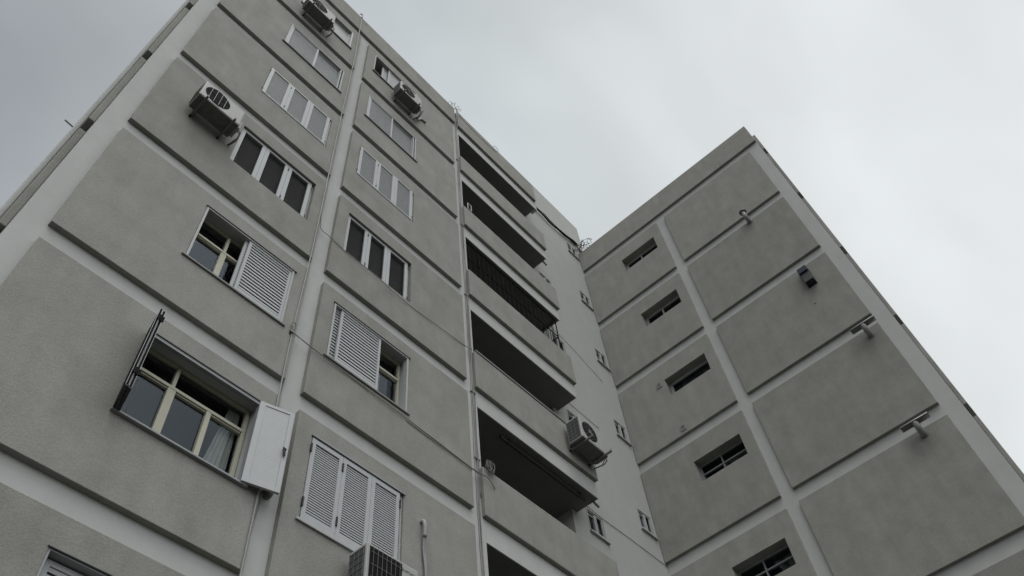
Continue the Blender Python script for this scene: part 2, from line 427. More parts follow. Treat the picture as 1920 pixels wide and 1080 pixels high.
# ------------------------------------------------------------------ windows
def wf(F, s0, s1, z0, z1, d0, d1, wl, wr=None, wt=None, wb=None, mbx=None):
    """rectangular frame ring made of four bars"""
    q = mbx or MB(); wr = wl if wr is None else wr; wt = wl if wt is None else wt; wb = wl if wb is None else wb
    lbox(q, F, s0, s0 + wl, d0, d1, z0, z1); lbox(q, F, s1 - wr, s1, d0, d1, z0, z1)
    lbox(q, F, s0 + wl, s1 - wr, d0 + 0.001, d1 - 0.001, z1 - wt, z1); lbox(q, F, s0 + wl, s1 - wr, d0 + 0.001, d1 - 0.001, z0, z0 + wb)
    return q
def slats(q, F, s0, s1, z0, z1, n, dc, out_, hgt, thick=0.004):
    """n tilted slats: lower edge outwards"""
    p = (z1 - z0) / n
    for i in range(n):
        z = z0 + i * p
        q.hexa([F(s0, dc + out_ / 2, z), F(s1, dc + out_ / 2, z), F(s1, dc + out_ / 2 - thick, z - 0.001), F(s0, dc + out_ / 2 - thick, z - 0.001),
                F(s0, dc - out_ / 2 + thick, z + hgt), F(s1, dc - out_ / 2 + thick, z + hgt), F(s1, dc - out_ / 2, z + hgt), F(s0, dc - out_ / 2, z + hgt)])
def leaf(F, s0, s1, z0, z1, dc, parent, stile, rail_t, rail_b, n, mat='white', th=0.035, out_=0.02, cover=0.62, smat=None):
    q = MB(); wf(F, s0, s1, z0, z1, dc - th / 2, dc + th / 2, stile, stile, rail_t, rail_b, q)
    a, b = z0 + rail_b, z1 - rail_t
    if smat is None:
        slats(q, F, s0 + stile, s1 - stile, a, b, n, dc, out_, (b - a) / n * cover)
        return q.build('shutter', mat, parent)
    o = q.build('shutter', mat, parent)
    q = MB(); slats(q, F, s0 + stile + 0.001, s1 - stile - 0.001, a, b, n, dc, out_, (b - a) / n * cover)
    q.build('louvre', smat, parent)
    return o
def sill(F, s0, s1, z, parent, ext=0.035, out_=0.045, th=0.035, mat='sill', d=0.08):
    q = MB(); lbox(q, F, s0 - ext, s1 + ext, d - 0.05, d + out_, z - th, z)
    q.build('sill', mat, parent, bevel=0.004)
def hinges(F, pts, parent, d, w=0.02, h=0.09, out_=0.02):
    for (s, z) in pts:
        q = MB(); lbox(q, F, s - w / 2, s + w / 2, d, d + out_, z - h / 2, z + h / 2)
        q.tube([F(s, d + out_, z - h / 2), F(s, d + out_, z + h / 2)], w * 0.35, 6)
        q.build('hinge', 'black', parent)
def pane(F, s0, s1, z0, z1, d, parent, mat='glass'):
    q = MB(); lbox(q, F, s0, s1, d - 0.003, d + 0.003, z0, z1); q.build('pane', mat, parent)
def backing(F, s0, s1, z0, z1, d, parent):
    q = MB(); lbox(q, F, s0, s1, d - 0.01, d, z0, z1); q.build('shade_backing', 'black', parent)  # black sheet colours in the room's darkness seen between the slats
FD0 = 0.08  # face of a panel
# --- two sliding louvred sashes (storey 1)
def win_sliding_louvres(col, k):
    s0, s1, z0, z1 = winrect(col, k)
    q = wf(FA, s0 + 0.004, s1 - 0.004, z0, z1 - 0.004, 0.0, FD0 + 0.012, 0.035, 0.03, 0.022, 0.02)
    lbox(q, FA, s1 - 0.10, s1 - 0.07, 0.0, FD0 + 0.004, z0 + 0.02, z1 - 0.03)
    W = q.build('window', 'white_frame', B)
    mid = s0 + 0.785
    q = wf(FA, s0 + 0.04, mid + 0.02, z0 + 0.018, z1 - 0.026, 0.045, 0.08, 0.055, 0.045, 0.04, 0.03)
    slats(q, FA, s0 + 0.094, mid - 0.024, z0 + 0.05, z1 - 0.066, 20, 0.062, 0.006, 0.033)
    q.build('shutter', 'white', W)
    q = wf(FA, mid + 0.022, s1 - 0.05, z0 + 0.018, z1 - 0.05, 0.0, 0.035, 0.03, 0.055, 0.035, 0.03)
    slats(q, FA, mid + 0.05, s1 - 0.104, z0 + 0.05, z1 - 0.086, 20, 0.018, 0.006, 0.033)
    q.build('shutter', 'white', W)
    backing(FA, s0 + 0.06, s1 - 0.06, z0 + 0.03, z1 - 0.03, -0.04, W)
    sill(FA, s0, s1, z0, W, 0.05, 0.035, 0.03)
for c in (1, 2): win_sliding_louvres(c, 1)
# --- three flush white louvred shutters (storey 2 and the big one at storey 5)
def win_three_leaf(col, k, big=False, dark=False):
    s0, s1, z0, z1 = winrect(col, k)
    dc = FD0 - 0.004 if not dark else 0.02
    q = wf(FA, s0 + 0.002, s1 - 0.002, z0 + 0.002, z1 - 0.002, -0.05, dc - 0.02, 0.03)
    W = q.build('window', 'white_frame', B)
    x = [s0 + 0.006, s0 + 0.51, s0 + 1.0, s1 - (0.055 if not big else 0.075)]
    zt2 = z1 - (0.006 if not dark else 0.012)
    if big: zt2 = z1 - 0.02
    for i in range(3):
        a, b = x[i] + 0.002, x[i + 1] - 0.002
        if dark: leaf(FA, a, b, z0 + 0.012, zt2, dc, W, 0.072, 0.06, 0.03, 30, out_=0.010, cover=0.34, smat='green')
        elif big: leaf(FA, a, b, z0 + 0.004, zt2, dc, W, 0.06, 0.07, 0.11, 30, out_=0.004, cover=0.56)
        else: leaf(FA, a, b, z0 + 0.006, zt2, dc, W, 0.072, 0.035, 0.035, 22, out_=0.004, cover=0.42)
    if big or dark is False:
        pass
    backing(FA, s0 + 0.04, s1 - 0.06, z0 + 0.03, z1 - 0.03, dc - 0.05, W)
    hz = (z0 + 0.14, z1 - 0.16)
    if big:
        hinges(FA, [(x[0] - 0.004, z0 + 0.24), (x[0] - 0.004, z1 - 0.20), (x[1], z0 + 0.24), (x[1], z1 - 0.20), (x[3] + 0.002, z1 - 0.20)], W, dc + 0.012, 0.022, 0.13)
        q = MB(); lbox(q, FA, s0 - 0.015, s1 + 0.02, FD0 - 0.02, FD0 + 0.028, z1, z1 + 0.022); q.build('drip_edge', 'grey_alu', W)
        sill(FA, s0, s1, z0, W, 0.05, 0.03, 0.035, mat='white_frame')
    else:
        w_, h_ = (0.018, 0.05) if not dark else (0.022, 0.07)
        hinges(FA, [(x[0] - 0.006, hz[0]), (x[0] - 0.006, hz[1]), (x[1] if not dark else x[1 if col == 2 else 2], hz[0]), (x[1] if not dark else x[1 if col == 2 else 2], hz[1]), (x[3] + 0.006, hz[0]), (x[3] + 0.006, hz[1])], W, dc + 0.014, w_, h_, 0.012)
    if dark:
        q = MB(); lbox(q, FA, s0 - 0.004, s1 + 0.004, 0.03, 0.072, z1 - 0.003, z1 + 0.004)
        q.build('reveal_lintel', 'sill', W)
for c in (1, 2): win_three_leaf(c, 2)
for c in (1, 2): win_three_leaf(c, 3, dark=True)
win_three_leaf(2, 5, big=True)
# --- glazed window with cream frame, set back behind the shutters
def inner_window(s0, s1, z0, z1, d, parent, mulls, transom, mat='beige', fw=0.045, thick=0.06, mw=0.085):
    q = wf(FA, s0, s1, z0, z1, d - thick / 2, d + thick / 2, fw)
    for i, mx in enumerate(mulls):
        w_ = mw if i == 0 else mw * 0.62
        lbox(q, FA, mx - w_ / 2, mx + w_ / 2, d - thick / 2, d + thick / 2 + 0.006, z0 + fw, transom)
    lbox(q, FA, s0 + fw, s1 - fw, d - thick / 2 + 0.002, d + thick / 2 + 0.010, transom - 0.022, transom + 0.022)
    lbox(q, FA, s0 + fw, s1 - fw, d - thick / 2 + 0.002, d + thick / 2 - 0.006, transom - 0.042, transom - 0.030)
    lbox(q, FA, mulls[0] - 0.022, mulls[0] + 0.022, d - thick / 2, d + thick / 2 + 0.004, transom + 0.022, z1 - fw)
    q.build('glazing_frame', mat, parent, bevel=0.004)
    pane(FA, s0 + fw * .5, s1 - fw * .5, z0 + fw * .5, z1 - fw * .5, d - 0.01, parent)
def curtain(F, s0, s1, z0, z1, d, parent, mat='curtain', amp=0.02, n=6, taper=0.0):
    q = MB(); m_ = n * 8
    def P(i, top):
        t = i / m_; s = s0 + (s1 - s0) * t + (taper * (1 - t) if top else 0)
        return F(s, d + amp * math.sin(t * n * 2 * math.pi), z1 if top else z0)
    for i in range(m_): q.quad(P(i, 0), P(i + 1, 0), P(i + 1, 1), P(i, 1))
    q.build('curtain', mat, parent, recalc=False, smooth=True)
# --- sliding shutters half open (storey 4 of both bays, and the lowest left one)
def win_sliding_solid(col, k, side, openw):
    s0, s1, z0, z1 = winrect(col, k)
    q = wf(FA, s0 + 0.004, s1 - 0.004, z0, z1 - 0.004, 0.0, FD0 + 0.014, 0.032, 0.032, 0.028, 0.022)
    W = q.build('window', 'white_frame', B)
    n = 16
    def sash(a, b, d0):
        qq = wf(FA, a, b, z0 + 0.022, z1 - 0.03, d0, d0 + 0.032, 0.045, 0.042, 0.045, 0.085)
        p0, p1 = z0 + 0.107, z1 - 0.075
        st = (p1 - p0) / n
        for i in range(n):
            z = p0 + i * st
            qq.hexa([FA(a + 0.044, d0 + 0.026, z + st * 0.26), FA(b - 0.041, d0 + 0.026, z + st * 0.26), FA(b - 0.041, d0 + 0.018, z + st * 0.22), FA(a + 0.044, d0 + 0.018, z + st * 0.22),
                     FA(a + 0.044, d0 + 0.016, z + st), FA(b - 0.041, d0 + 0.016, z + st), FA(b - 0.041, d0 + 0.008, z + st), FA(a + 0.044, d0 + 0.008, z + st)])
        qq.build('shutter', 'white', W)
        bk = MB(); lbox(bk, FA, a + 0.03, b - 0.03, d0 - 0.008, d0, z0 + 0.05, z1 - 0.05); bk.build('shutter_shade_back', 'black', W)  # black sheet puts the shade of the slat gaps into colour
    if side == 'R':
        sash(s1 - 0.80, s1 - 0.034, 0.046); sash(s0 + openw + 0.01, s1 - 0.16, 0.004)
        o0, o1 = s0, s1
    else:
        sash(s0 + 0.16, s0 + 0.98, 0.046); sash(s0 + 0.034, s0 + 0.75, 0.004)
        o0, o1 = s0, s1
    inner_window(s0 + 0.01, s1 - 0.01, z0 + 0.0, z1 - 0.0, -0.12, W, [s0 + 0.53 if side == 'R' else s0 + 0.66], z0 + 0.84)
    if side == 'R':
        curtain(FA, s0 + 0.70, s0 + 0.95, z0 + 0.02, z1 - 0.1, -0.32, W, 'curtain_dark')
    else:
        curtain(FA, s1 - 0.34, s1 - 0.25, z0 + 0.02, z1 - 0.05, -0.30, W, 'curtain', 0.01, 2)
    q = MB(); lbox(q, FA, s0 - 0.015, s1 + 0.035, FD0 - 0.02, FD0 + 0.03, z1, z1 + 0.018); q.build('drip_edge', 'sill', W)
    sill(FA, s0, s1, z0, W, 0.05, 0.03, 0.03)
win_sliding_solid(1, 4, 'R', 0.70)
win_sliding_solid(2, 4, 'L', 0.70)
def win_blind(col, k):
    s0, s1, z0, z1 = winrect(col, k)
    q = wf(FA, s0 + 0.004, s1 - 0.004, z0, z1 - 0.004, -0.06, FD0 - 0.005, 0.02, 0.02, 0.012, 0.02)
    W = q.build('window', 'grey_alu', B)
    q = wf(FA, s0 + 0.05, s1 - 0.05, z0 + 0.022, z1 - 0.03, -0.05, -0.015, 0.05, 0.05, 0.05, 0.09)
    n = 16; p0, p1 = z0 + 0.11, z1 - 0.08; st = (p1 - p0) / n
    for i in range(n):
        z = p0 + i * st
        q.hexa([FA(s0 + 0.099, -0.02, z + st * 0.25), FA(s1 - 0.099, -0.02, z + st * 0.25), FA(s1 - 0.099, -0.03, z + st * 0.22), FA(s0 + 0.099, -0.03, z + st * 0.22),
                FA(s0 + 0.099, -0.03, z + st), FA(s1 - 0.099, -0.03, z + st), FA(s1 - 0.099, -0.04, z + st), FA(s0 + 0.099, -0.04, z + st)])
    q.build('shutter', 'white', W)
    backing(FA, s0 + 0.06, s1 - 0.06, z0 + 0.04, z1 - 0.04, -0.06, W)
    q = MB(); lbox(q, FA, s0 - 0.015, s1 + 0.03, FD0 - 0.02, FD0 + 0.02, z1, z1 + 0.02); q.build('drip_edge', 'sill', W)
    sill(FA, s0, s1, z0, W)
for c, k in ((1, 6), (2, 6), (1, 7), (2, 7)): win_blind(c, k)
# --- open casement with folded shutters (storey 5, left bay)
def win_open(col, k):
    s0, s1, z0, z1 = winrect(col, k)
    q = wf(FA, s0 + 0.004, s1 - 0.004, z0 + 0.002, z1 - 0.004, 0.035, FD0 + 0.010, 0.03, 0.03, 0.03, 0.02)
    lbox(q, FA, s0 + 0.034, s1 - 0.034, 0.055, FD0 + 0.016, z1 - 0.055, z1 - 0.04)
    W = q.build('window', 'grey_alu', B)
    tag(W, 'open window with cream frame and folded white shutters')
    inner_window(s0 + 0.01, s1 - 0.01, z0 + 0.0, z1 - 0.0, -0.135, W, [s0 + 0.55, s0 + 1.045], z0 + 0.915, fw=0.05, mw=0.10)
    curtain(FA, s1 - 0.42, s1 - 0.08, z0 + 0.02, z1 - 0.05, -0.21, W, 'curtain', 0.018, 5, 0.18)
    q = MB(); lbox(q, FA, s0 - 0.01, s1 + 0.05, FD0 - 0.02, FD0 + 0.026, z1, z1 + 0.02); q.build('drip_edge', 'sill', W)
    sill(FA, s0, s1 + 0.02, z0, W, 0.03, 0.05, 0.025, 'grey_alu')
    # right leaf swung back over the wall
    a = Vector(FA(s1 - 0.045, FD0 + 0.035, 0)); b = Vector((s1 + 0.375, YP - 0.15, 0)); u = (b - a).normalized(); nrm = Vector((u.y, -u.x, 0))
    def FL(s, d, z): p = a + u * s + nrm * d; return (p.x, p.y, z)
    zz0, zz1 = z0 - 0.005, z1 - 0.045; Wd = (b - a).length
    q = wf(FL, 0, Wd, zz0, zz1, 0, 0.035, 0.07, 0.055, 0.045, 0.06)
    n = 26; p0, p1 = zz0 + 0.06, zz1 - 0.045; st = (p1 - p0) / n
    for i in range(n):
        z = p0 + i * st
        lbox(q, FL, 0.069, Wd - 0.054, 0.004, 0.026, z + 0.0006, z + st)
    lbox(q, FL, 0.07, Wd - 0.055, 0.002, 0.004, p0, p1)
    q.build('shutter', 'white', W)
    q = MB(); q.tube([FL(Wd - 0.05, 0.05, zz0 + 0.62), FL(Wd - 0.045, 0.065, zz0 + 0.57), FL(Wd - 0.035, 0.05, zz0 + 0.52)], 0.014, 8)
    q.tube([FL(Wd - 0.05, 0.02, zz0 + 0.62), FL(Wd - 0.06, 0.06, zz0 + 0.64), FL(Wd - 0.035, 0.08, zz0 + 0.60), FL(Wd - 0.035, 0.02, zz0 + 0.58)], 0.009, 6)
    q.build('latch', 'black', W)
    hinges(FA, [(s1 + 0.0, z0 + 0.2), (s1 + 0.0, z1 - 0.25)], W, FD0, 0.03, 0.12)
    # left leaves folded together, sticking out from the wall
    for j, (w0, off) in enumerate(((0.0, 0.0), (0.048, 0.010))):
        a2 = Vector((s0 - 0.02 + w0, YP - 0.02, 0)); b2 = Vector((1.775 + w0 * 0.85, 5.90 + off, 0)); u2 = (b2 - a2).normalized(); n2 = Vector((-u2.y, u2.x, 0))
        def FF(s, d, z): p = a2 + u2 * s + n2 * d; return (p.x, p.y, z)
        L2 = (b2 - a2).length
        q = wf(FF, 0, L2, zz0, zz1, 0, 0.030, 0.05, 0.05, 0.045, 0.06)
        nn = 30; st = (zz1 - zz0 - 0.105) / nn
        for i in range(nn):
            z = zz0 + 0.06 + i * st; lbox(q, FF, 0.049, L2 - 0.049, 0.006, 0.022, z + 0.008, z + st)
        q.build('shutter', 'iron', W)  # leaf coloured black for the shade between its white edges
        q = MB()
        lbox(q, FF, 0.0, L2, -0.001, 0.031, zz0 - 0.012, zz0 - 0.001); q.build('shutter_under_shade', 'black', W)  # black strip paints the shaded underside of the folded leaf
        for e0 in (-0.002, 0.026):
            q = MB(); lbox(q, FF, L2 - 0.002, L2 + 0.006, e0, e0 + 0.004, zz0, zz1); q.build('shutter_edge', 'white', W)
        for zc in (zz0 + 0.22, zz1 - 0.15):
            q = MB(); lbox(q, FF, L2 + 0.001, L2 + 0.016, 0.006, 0.045, zc - 0.04, zc + 0.04); q.build('catch', 'iron', W)
    q = MB(); q.tube([(s0 + 0.05, YP - 0.2, zz0 + 0.35), (s0 + 0.12, YP - 0.02, z0 + 0.02)], 0.0025, 5)
    q.build('pull_cord', 'cable_pale', W)
win_open(1, 5)
# --- top storey windows
def win_top(col, k):
    s0, s1, z0, z1 = winrect(col, k)
    q = wf(FA, s0 + 0.004, s1 - 0.004, z0, z1 - 0.004, -0.03, FD0 + 0.004, 0.03, 0.05, 0.02, 0.02)
    W = q.build('window', 'white_frame', B)
    if col == 1:
        q = wf(FA, s0 + 0.76, s1 - 0.055, z0 + 0.02, z1 - 0.026, -0.02, 0.01, 0.055, 0.04, 0.035, 0.03)
        q.build('sash', 'white_frame', W)
        q = wf(FA, s0 + 0.034, s0 + 0.80, z0 + 0.02, z1 - 0.026, 0.015, 0.045, 0.05, 0.045, 0.035, 0.03)
        q.build('sash', 'white_frame', W)
        pane(FA, s0 + 0.8, s1 - 0.09, z0 + 0.04, z1 - 0.05, -0.01, W, 'frosted'); pane(FA, s0 + 0.08, s0 + 0.76, z0 + 0.04, z1 - 0.05, 0.03, W, 'frosted')
    else:
        q = wf(FA, s0 + 0.34, s0 + 1.0, z0 + 0.02, z1 - 0.09, -0.03, 0.0, 0.05, 0.04, 0.035, 0.03); q.build('sash', 'white_frame', W)
        pane(FA, s0 + 0.38, s0 + 0.97, z0 + 0.04, z1 - 0.12, -0.015, W, 'frosted')
        q = wf(FA, s0 + 0.53, s1 - 0.055, z0 + 0.02, z1 - 0.03, 0.01, 0.04, 0.05, 0.04, 0.035, 0.03); q.build('sash', 'white_frame', W)
        pane(FA, s0 + 0.57, s1 - 0.09, z0 + 0.04, z1 - 0.05, 0.025, W, 'frosted')
    sill(FA, s0, s1, z0, W, 0.03, 0.04, 0.035)
for c in (1, 2): win_top(c, 0)
# --- small windows on the recessed wall
def win_small(h):
    a, b, c, e_ = h
    q = wf(FD, a, b, c, e_, -0.06, -0.01, 0.028)
    lbox(q, FD, (a + b) / 2 - 0.028, (a + b) / 2 + 0.028, -0.06, -0.008, c + 0.028, e_ - 0.028)
    lbox(q, FD, a + 0.028, (a + b) / 2 - 0.028, -0.058, -0.018, e_ - 0.11, e_ - 0.085)
    W = q.build('window', 'white_frame', B)
    pane(FD, a + 0.02, b - 0.02, c + 0.02, e_ - 0.02, -0.045, W)
    q = wf(FD, (a + b) / 2 + 0.012, b - 0.03, c + 0.03, e_ - 0.03, -0.02, 0.004, 0.022); q.build('sash', 'white_frame', W)
    q = wf(FD, a - 0.03, b + 0.03, c - 0.03, e_ + 0.03, 0.0, 0.010, 0.03); q.build('surround', 'white_wall', W)
    q = MB(); lbox(q, FD, a - 0.05, b + 0.07, 0.002, 0.055, c - 0.075, c - 0.032); q.build('sill', 'white_wall', W, bevel=0.005)
for h in DW: win_small(h)
# --- wing windows, deep set
def win_wing(k, style):
    a, b, c, e_ = CH[k]; d = -0.185
    bot = c - 0.0
    fm = 'grey_alu' if style == 3 else 'white_frame'
    fw = 0.035
    q = wf(FC, a, b, bot, e_, d - 0.03, d + 0.03, fw + (0.035 if style in (0, 1, 2) else 0), fw)
    mid = a + 0.58
    if style in (0, 1): lbox(q, FC, mid - 0.022, mid + 0.022, d - 0.03, d + 0.034, bot + fw, e_ - fw)
    if style == 3:
        lbox(q, FC, mid - 0.014, mid + 0.014, d - 0.03, d + 0.03, bot + fw, e_ - fw)
        lbox(q, FC, a + fw, b - fw, d - 0.028, d + 0.032, bot + 0.335, bot + 0.362)
    W = q.build('window', fm, B)
    pane(FC, a + 0.02, b - 0.02, bot + 0.02, e_ - 0.02, d, W)
    if style == 2: curtain(FC, a + 0.04, b - 0.03, bot, e_ - 0.02, d - 0.12, W, 'curtain_dark', 0.02, 11)
    if style == 0: curtain(FC, a + 0.08, mid - 0.1, bot, e_ - 0.25, d - 0.10, W, 'curtain', 0.015, 5); curtain(FC, mid + 0.25, b - 0.03, bot, e_ - 0.15, d - 0.10, W, 'curtain', 0.015, 5)
    if style == 1: curtain(FC, mid - 0.20, mid - 0.03, bot, e_ - 0.30, d - 0.12, W, 'curtain_dark', 0.015, 3)
for k in range(8): win_wing(k, [0, 1, 2, 3, 3, 1, 2, 3][k])
# --- small square wall vents on the wing
for (y, z) in ((5.66, 15.98), (5.43, 14.25)):
    q = MB(); s = -y
    wf(FC, s - 0.075, s + 0.075, z - 0.075, z + 0.075, FD0, FD0 + 0.02, 0.018, mbx=q)
    for i in range(5): lbox(q, FC, s - 0.055, s + 0.055, FD0 + 0.002, FD0 + 0.012, z - 0.05 + i * 0.022, z - 0.038 + i * 0.022)
    q.build('wall_vent', 'pipe', B)
q = MB(); lbox(q, FC, -1.27, -1.23, FD0 - 0.002, FD0 + 0.012, 15.30, 15.34); lbox(q, FC, -1.235, -1.225, FD0, FD0 + 0.03, 15.31, 15.33); q.build('patched_hole', 'white_wall', B)
# --- security grille on the balcony of storey 2
q = MB(); gy = 6.425; gz0, gz1 = zb(2) + 0.90, zb(1) - 0.43; gx0, gx1 = 7.56, 10.86
for z in (gz0 + 0.06, gz0 + 0.86, gz1 - 0.03): q.tube([(gx0, gy, z), (gx1, gy, z)], 0.013, 6)
n = 20
for i in range(n + 1):
    x = gx0 + (gx1 - gx0) * i / n; q.tube([(x, gy, gz0), (x, gy, gz1)], 0.0065 if i < n else 0.015, 6)
for z in (gz0 + 0.86, gz1 - 0.03): q.tube([(gx1, gy, z), (gx1, YD, z)], 0.013, 6)
for i in range(1, 4): y = gy + (YD - gy) * i / 3.5; q.tube([(gx1, y, gz0), (gx1, y, gz1 - 0.03)], 0.008, 6)
tag(q.build('security_grille', 'iron', B), 'black iron bars closing the third balcony from the top')
# --- rail along the parapet of the storey 3 balcony, awning roller under the soffit of storey 3
q = MB(); q.box(7.50, 10.9, YP - 0.015, YP + 0.03, zb(3) + 1.012, zb(3) + 1.06); q.build('parapet_cap', 'galv', B)
q = MB(); q.tube([(8.3, 6.52, 10.68), (10.72, 6.52, 10.68)], 0.03, 10); q.box(10.55, 10.58, 6.48, 6.56, 10.66, 10.75); q.box(8.5, 8.53, 6.48, 6.56, 10.66, 10.75)
q.build('awning_roller', 'black', B)
# clothes frame on the second balcony's left end
q = MB(); wf(FA, 7.60, 7.74, zb(1) + 0.92, zb(1) + 1.22, 0.07, 0.09, 0.02, mbx=q); q.build('balcony_hatch', 'white_frame', B)
# balcony drain spouts
for (k, x) in ((0, 11.02), (3, 11.02)):
    q = MB(); q.tube([(x - 0.08, YW + 0.12, zb(k) - 0.44 + 0.02), (x + 0.10, YW + 0.12, zb(k) - 0.46)], 0.025, 8); q.build('drain_spout', 'cable', B)
# ------------------------------------------------------------------ air conditioners
def make_ac(name, label, x, z, y=5.88, w=0.75, h=0.53, dp=0.28, grille='round', logo=False, pipe=False, arm=0.06, group='air conditioners on brackets'):
    t = empty(name, (x, y, z), label, 'air conditioner', group)
    def b(x0, x1, y0, y1, z0, z1, mb): mb.box(x + x0, x + x1, y + y0, y + y1, z + z0, z + z1)
    q = MB(); b(0, w, 0, dp, 0.012, h, q); q.build('casing', 'ac', t, bevel=0.018)
    q = MB(); b(0.01, w - 0.01, 0.01, dp - 0.01, -0.002, 0.011, q)
    for i in range(3): b(0.08 + i * 0.2, 0.10 + i * 0.2, 0.03, dp - 0.03, -0.006, -0.002, q)
    q.build('base_tray', 'acbot', t)
    r = min(h * 0.42, 0.235); cx, cz = w * 0.36, h * 0.52
    q = MB()
    if grille != 'square':
        q.disc((x + cx, y - 0.004, z + cz), (1, 0, 0), (0, 0, 1), r, 32)
    else:
        b(cx - r - 0.01, cx + r + 0.01, -0.006, -0.002, cz - r, cz + r, q)
    q.build('fan_recess', 'iron', t)
    q = MB()
    q.disc((x + cx, y - 0.012, z + cz), (1, 0, 0), (0, 0, 1), 0.05, 16)
    q.build('fan_hub', 'ac' if arm > 0.1 else 'iron', t)
    q = MB()
    for i in range(3):
        a = i * 2.094 + 0.5
        for s_ in range(1):
            p0 = Vector((x + cx, y - 0.008, z + cz)); u = Vector((math.cos(a), 0, math.sin(a))); v = Vector((-u.z, 0, u.x))
            q.quad(*[tuple(pp) for pp in (p0 + u * 0.05 - v * 0.03, p0 + u * r * 0.92 - v * 0.05, p0 + u * r * 0.88 + v * 0.09, p0 + u * 0.05 + v * 0.03)])
    q.build('fan', 'iron', t, recalc=False)
    q = MB(); gm = 'galv'
    if grille == 'barred':
        for i in range(4): xx = cx - r + 2 * r * (i + 1) / 5; hh = math.sqrt(r * r - (xx - cx) ** 2); q.tube([(x + xx, y - 0.016, z + cz - hh), (x + xx, y - 0.016, z + cz + hh)], 0.004, 5)
        gm = 'ac'
    if grille == 'round':
        for i in range(2, 8, 2):
            q2 = r * i / 7.5
            q.disc((x + cx, y - 0.016, z + cz), (1, 0, 0), (0, 0, 1), q2 + 0.003, 32, q2 - 0.001)
        for i in range(8):
            a = i * math.pi / 4; q.tube([(x + cx, y - 0.018, z + cz), (x + cx + r * math.cos(a), y - 0.014, z + cz + r * math.sin(a))], 0.003, 4)
    elif grille == 'square':
        for i in range(7):
            xx = cx - r + 2 * r * (i + 0.5) / 7; q.tube([(x + xx, y - 0.02, z + cz - r), (x + xx, y - 0.02, z + cz + r)], 0.0025, 5)
        for i in range(3): q.tube([(x + cx - r, y - 0.018, z + cz - r + 2 * r * (i + .5) / 3), (x + cx + r, y - 0.018, z + cz - r + 2 * r * (i + .5) / 3)], 0.003, 4)
    q.build('fan_grille', gm, t)
    # coil seen on the left side and louvre lines on the right of the front
    q = MB(); b(-0.006, -0.001, 0.03, dp - 0.02, 0.05, h - 0.05, q)
    q.build('coil', 'coilfin', t)
    q = MB()
    for i in range(6): b(-0.012, -0.006, 0.03, dp - 0.02, 0.06 + i * (h - .12) / 5, 0.066 + i * (h - .12) / 5, q)
    for i in range(4): b(-0.012, -0.006, 0.04 + i * (dp - .07) / 3, 0.046 + i * (dp - .07) / 3, 0.05, h - 0.05, q)
    q.build('coil_guard', 'galv', t)
    # service cover on the right side with valves
    q = MB(); b(w, w + 0.045, 0.05, dp - 0.03, 0.03, h * 0.55, q); q.build('valve_cover', 'ac', t, bevel=0.01)
    q = MB()
    q.tube([(x + w + 0.03, y + 0.1, z + 0.06), (x + w + 0.09, y + 0.1, z + 0.03), (x + w + 0.11, y + 0.2, z + 0.0), (x + w + 0.08, YP, z + 0.02)], 0.012, 6)
    q.tube([(x + w + 0.03, y + 0.16, z + 0.12), (x + w + 0.11, y + 0.16, z + 0.10), (x + w + 0.13, y + 0.26, z + 0.03), (x + w + 0.1, YP, z + 0.05)], 0.009, 6)
    q.build('refrigerant_pipe', 'cable', t, smooth=True)
    # brackets: vertical leg on the wall, arm under the unit
    for bx in (0.10, w - 0.13):
        q = MB(); b(bx, bx + 0.035, -arm, (YP - y) - 0.004, -0.045, -0.008, q)
        b(bx, bx + 0.035, (YP - y) - 0.038, (YP - y) - 0.001, -0.045, 0.30, q)
        b(bx + 0.005, bx + 0.03, -arm - 0.005, -arm + 0.015, -0.045, 0.02, q)
        q.build('bracket', 'galv', t)
    if logo:
        q = MB()
        tx = bpy.data.curves.new('maker_lettering', 'FONT'); tx.body = 'HITACHI'; tx.size = 0.052; tx.extrude = 0.0008; tx.space_character = 1.05
        to = bpy.data.objects.new('maker_lettering', tx); sc.collection.objects.link(to); to.parent = t
        to.location = (w * 0.715, -0.0035, h - 0.12); to.rotation_euler = (math.pi / 2, 0, 0); bpy.context.view_layer.update(); me = bpy.data.meshes.new_from_object(to.evaluated_get(bpy.context.evaluated_depsgraph_get()))
        lm, lr = to.location.copy(), to.rotation_euler.copy(); bpy.data.objects.remove(to); me.materials.clear(); me.materials.append(M['logo'])
        to = bpy.data.objects.new('maker_lettering', me); sc.collection.objects.link(to); to.parent = t; to.location = lm; to.rotation_euler = lr
        q.disc((x + w * 0.715 - 0.035, y - 0.003, z + h - 0.103), (1, 0, 0), (0, 0, 1), 0.024, 20, 0.018)
        q.box(x + w * 0.715 - 0.038, x + w * 0.715 - 0.032, y - 0.004, y - 0.002, z + h - 0.12, z + h - 0.086)
        q.box(x + w * 0.715 - 0.052, x + w * 0.715 - 0.018, y - 0.0042, y - 0.0022, z + h - 0.106, z + h - 0.100)
        q.build('maker_emblem', 'logo', t)
    return t
make_ac('air_conditioner', 'white air conditioner on the left bay, beside the dark louvred window', 0.945, 12.345, 5.87, 0.74, 0.53, 0.30, 'barred')
make_ac('air_conditioner', 'air conditioner at the upper picture edge, in front of the patterned glass window', 1.90, 20.13, 5.89, 0.76, 0.56)
make_ac('air_conditioner', 'white air conditioner just under the roof beside the half open window', 4.87, 20.16, 5.90, 0.74, 0.53)
make_ac('air_conditioner', 'large white air conditioner hung on the right end of a balcony parapet', 10.02, 11.42, 5.85, 0.82, 0.60, 0.34, arm=0.15)
make_ac('air_conditioner', 'air conditioner with dark fan grille and maker lettering below the three louvred shutters', 4.90, 5.585, 5.87, 0.80, 0.57, 0.30, 'square', logo=True, pipe=True)
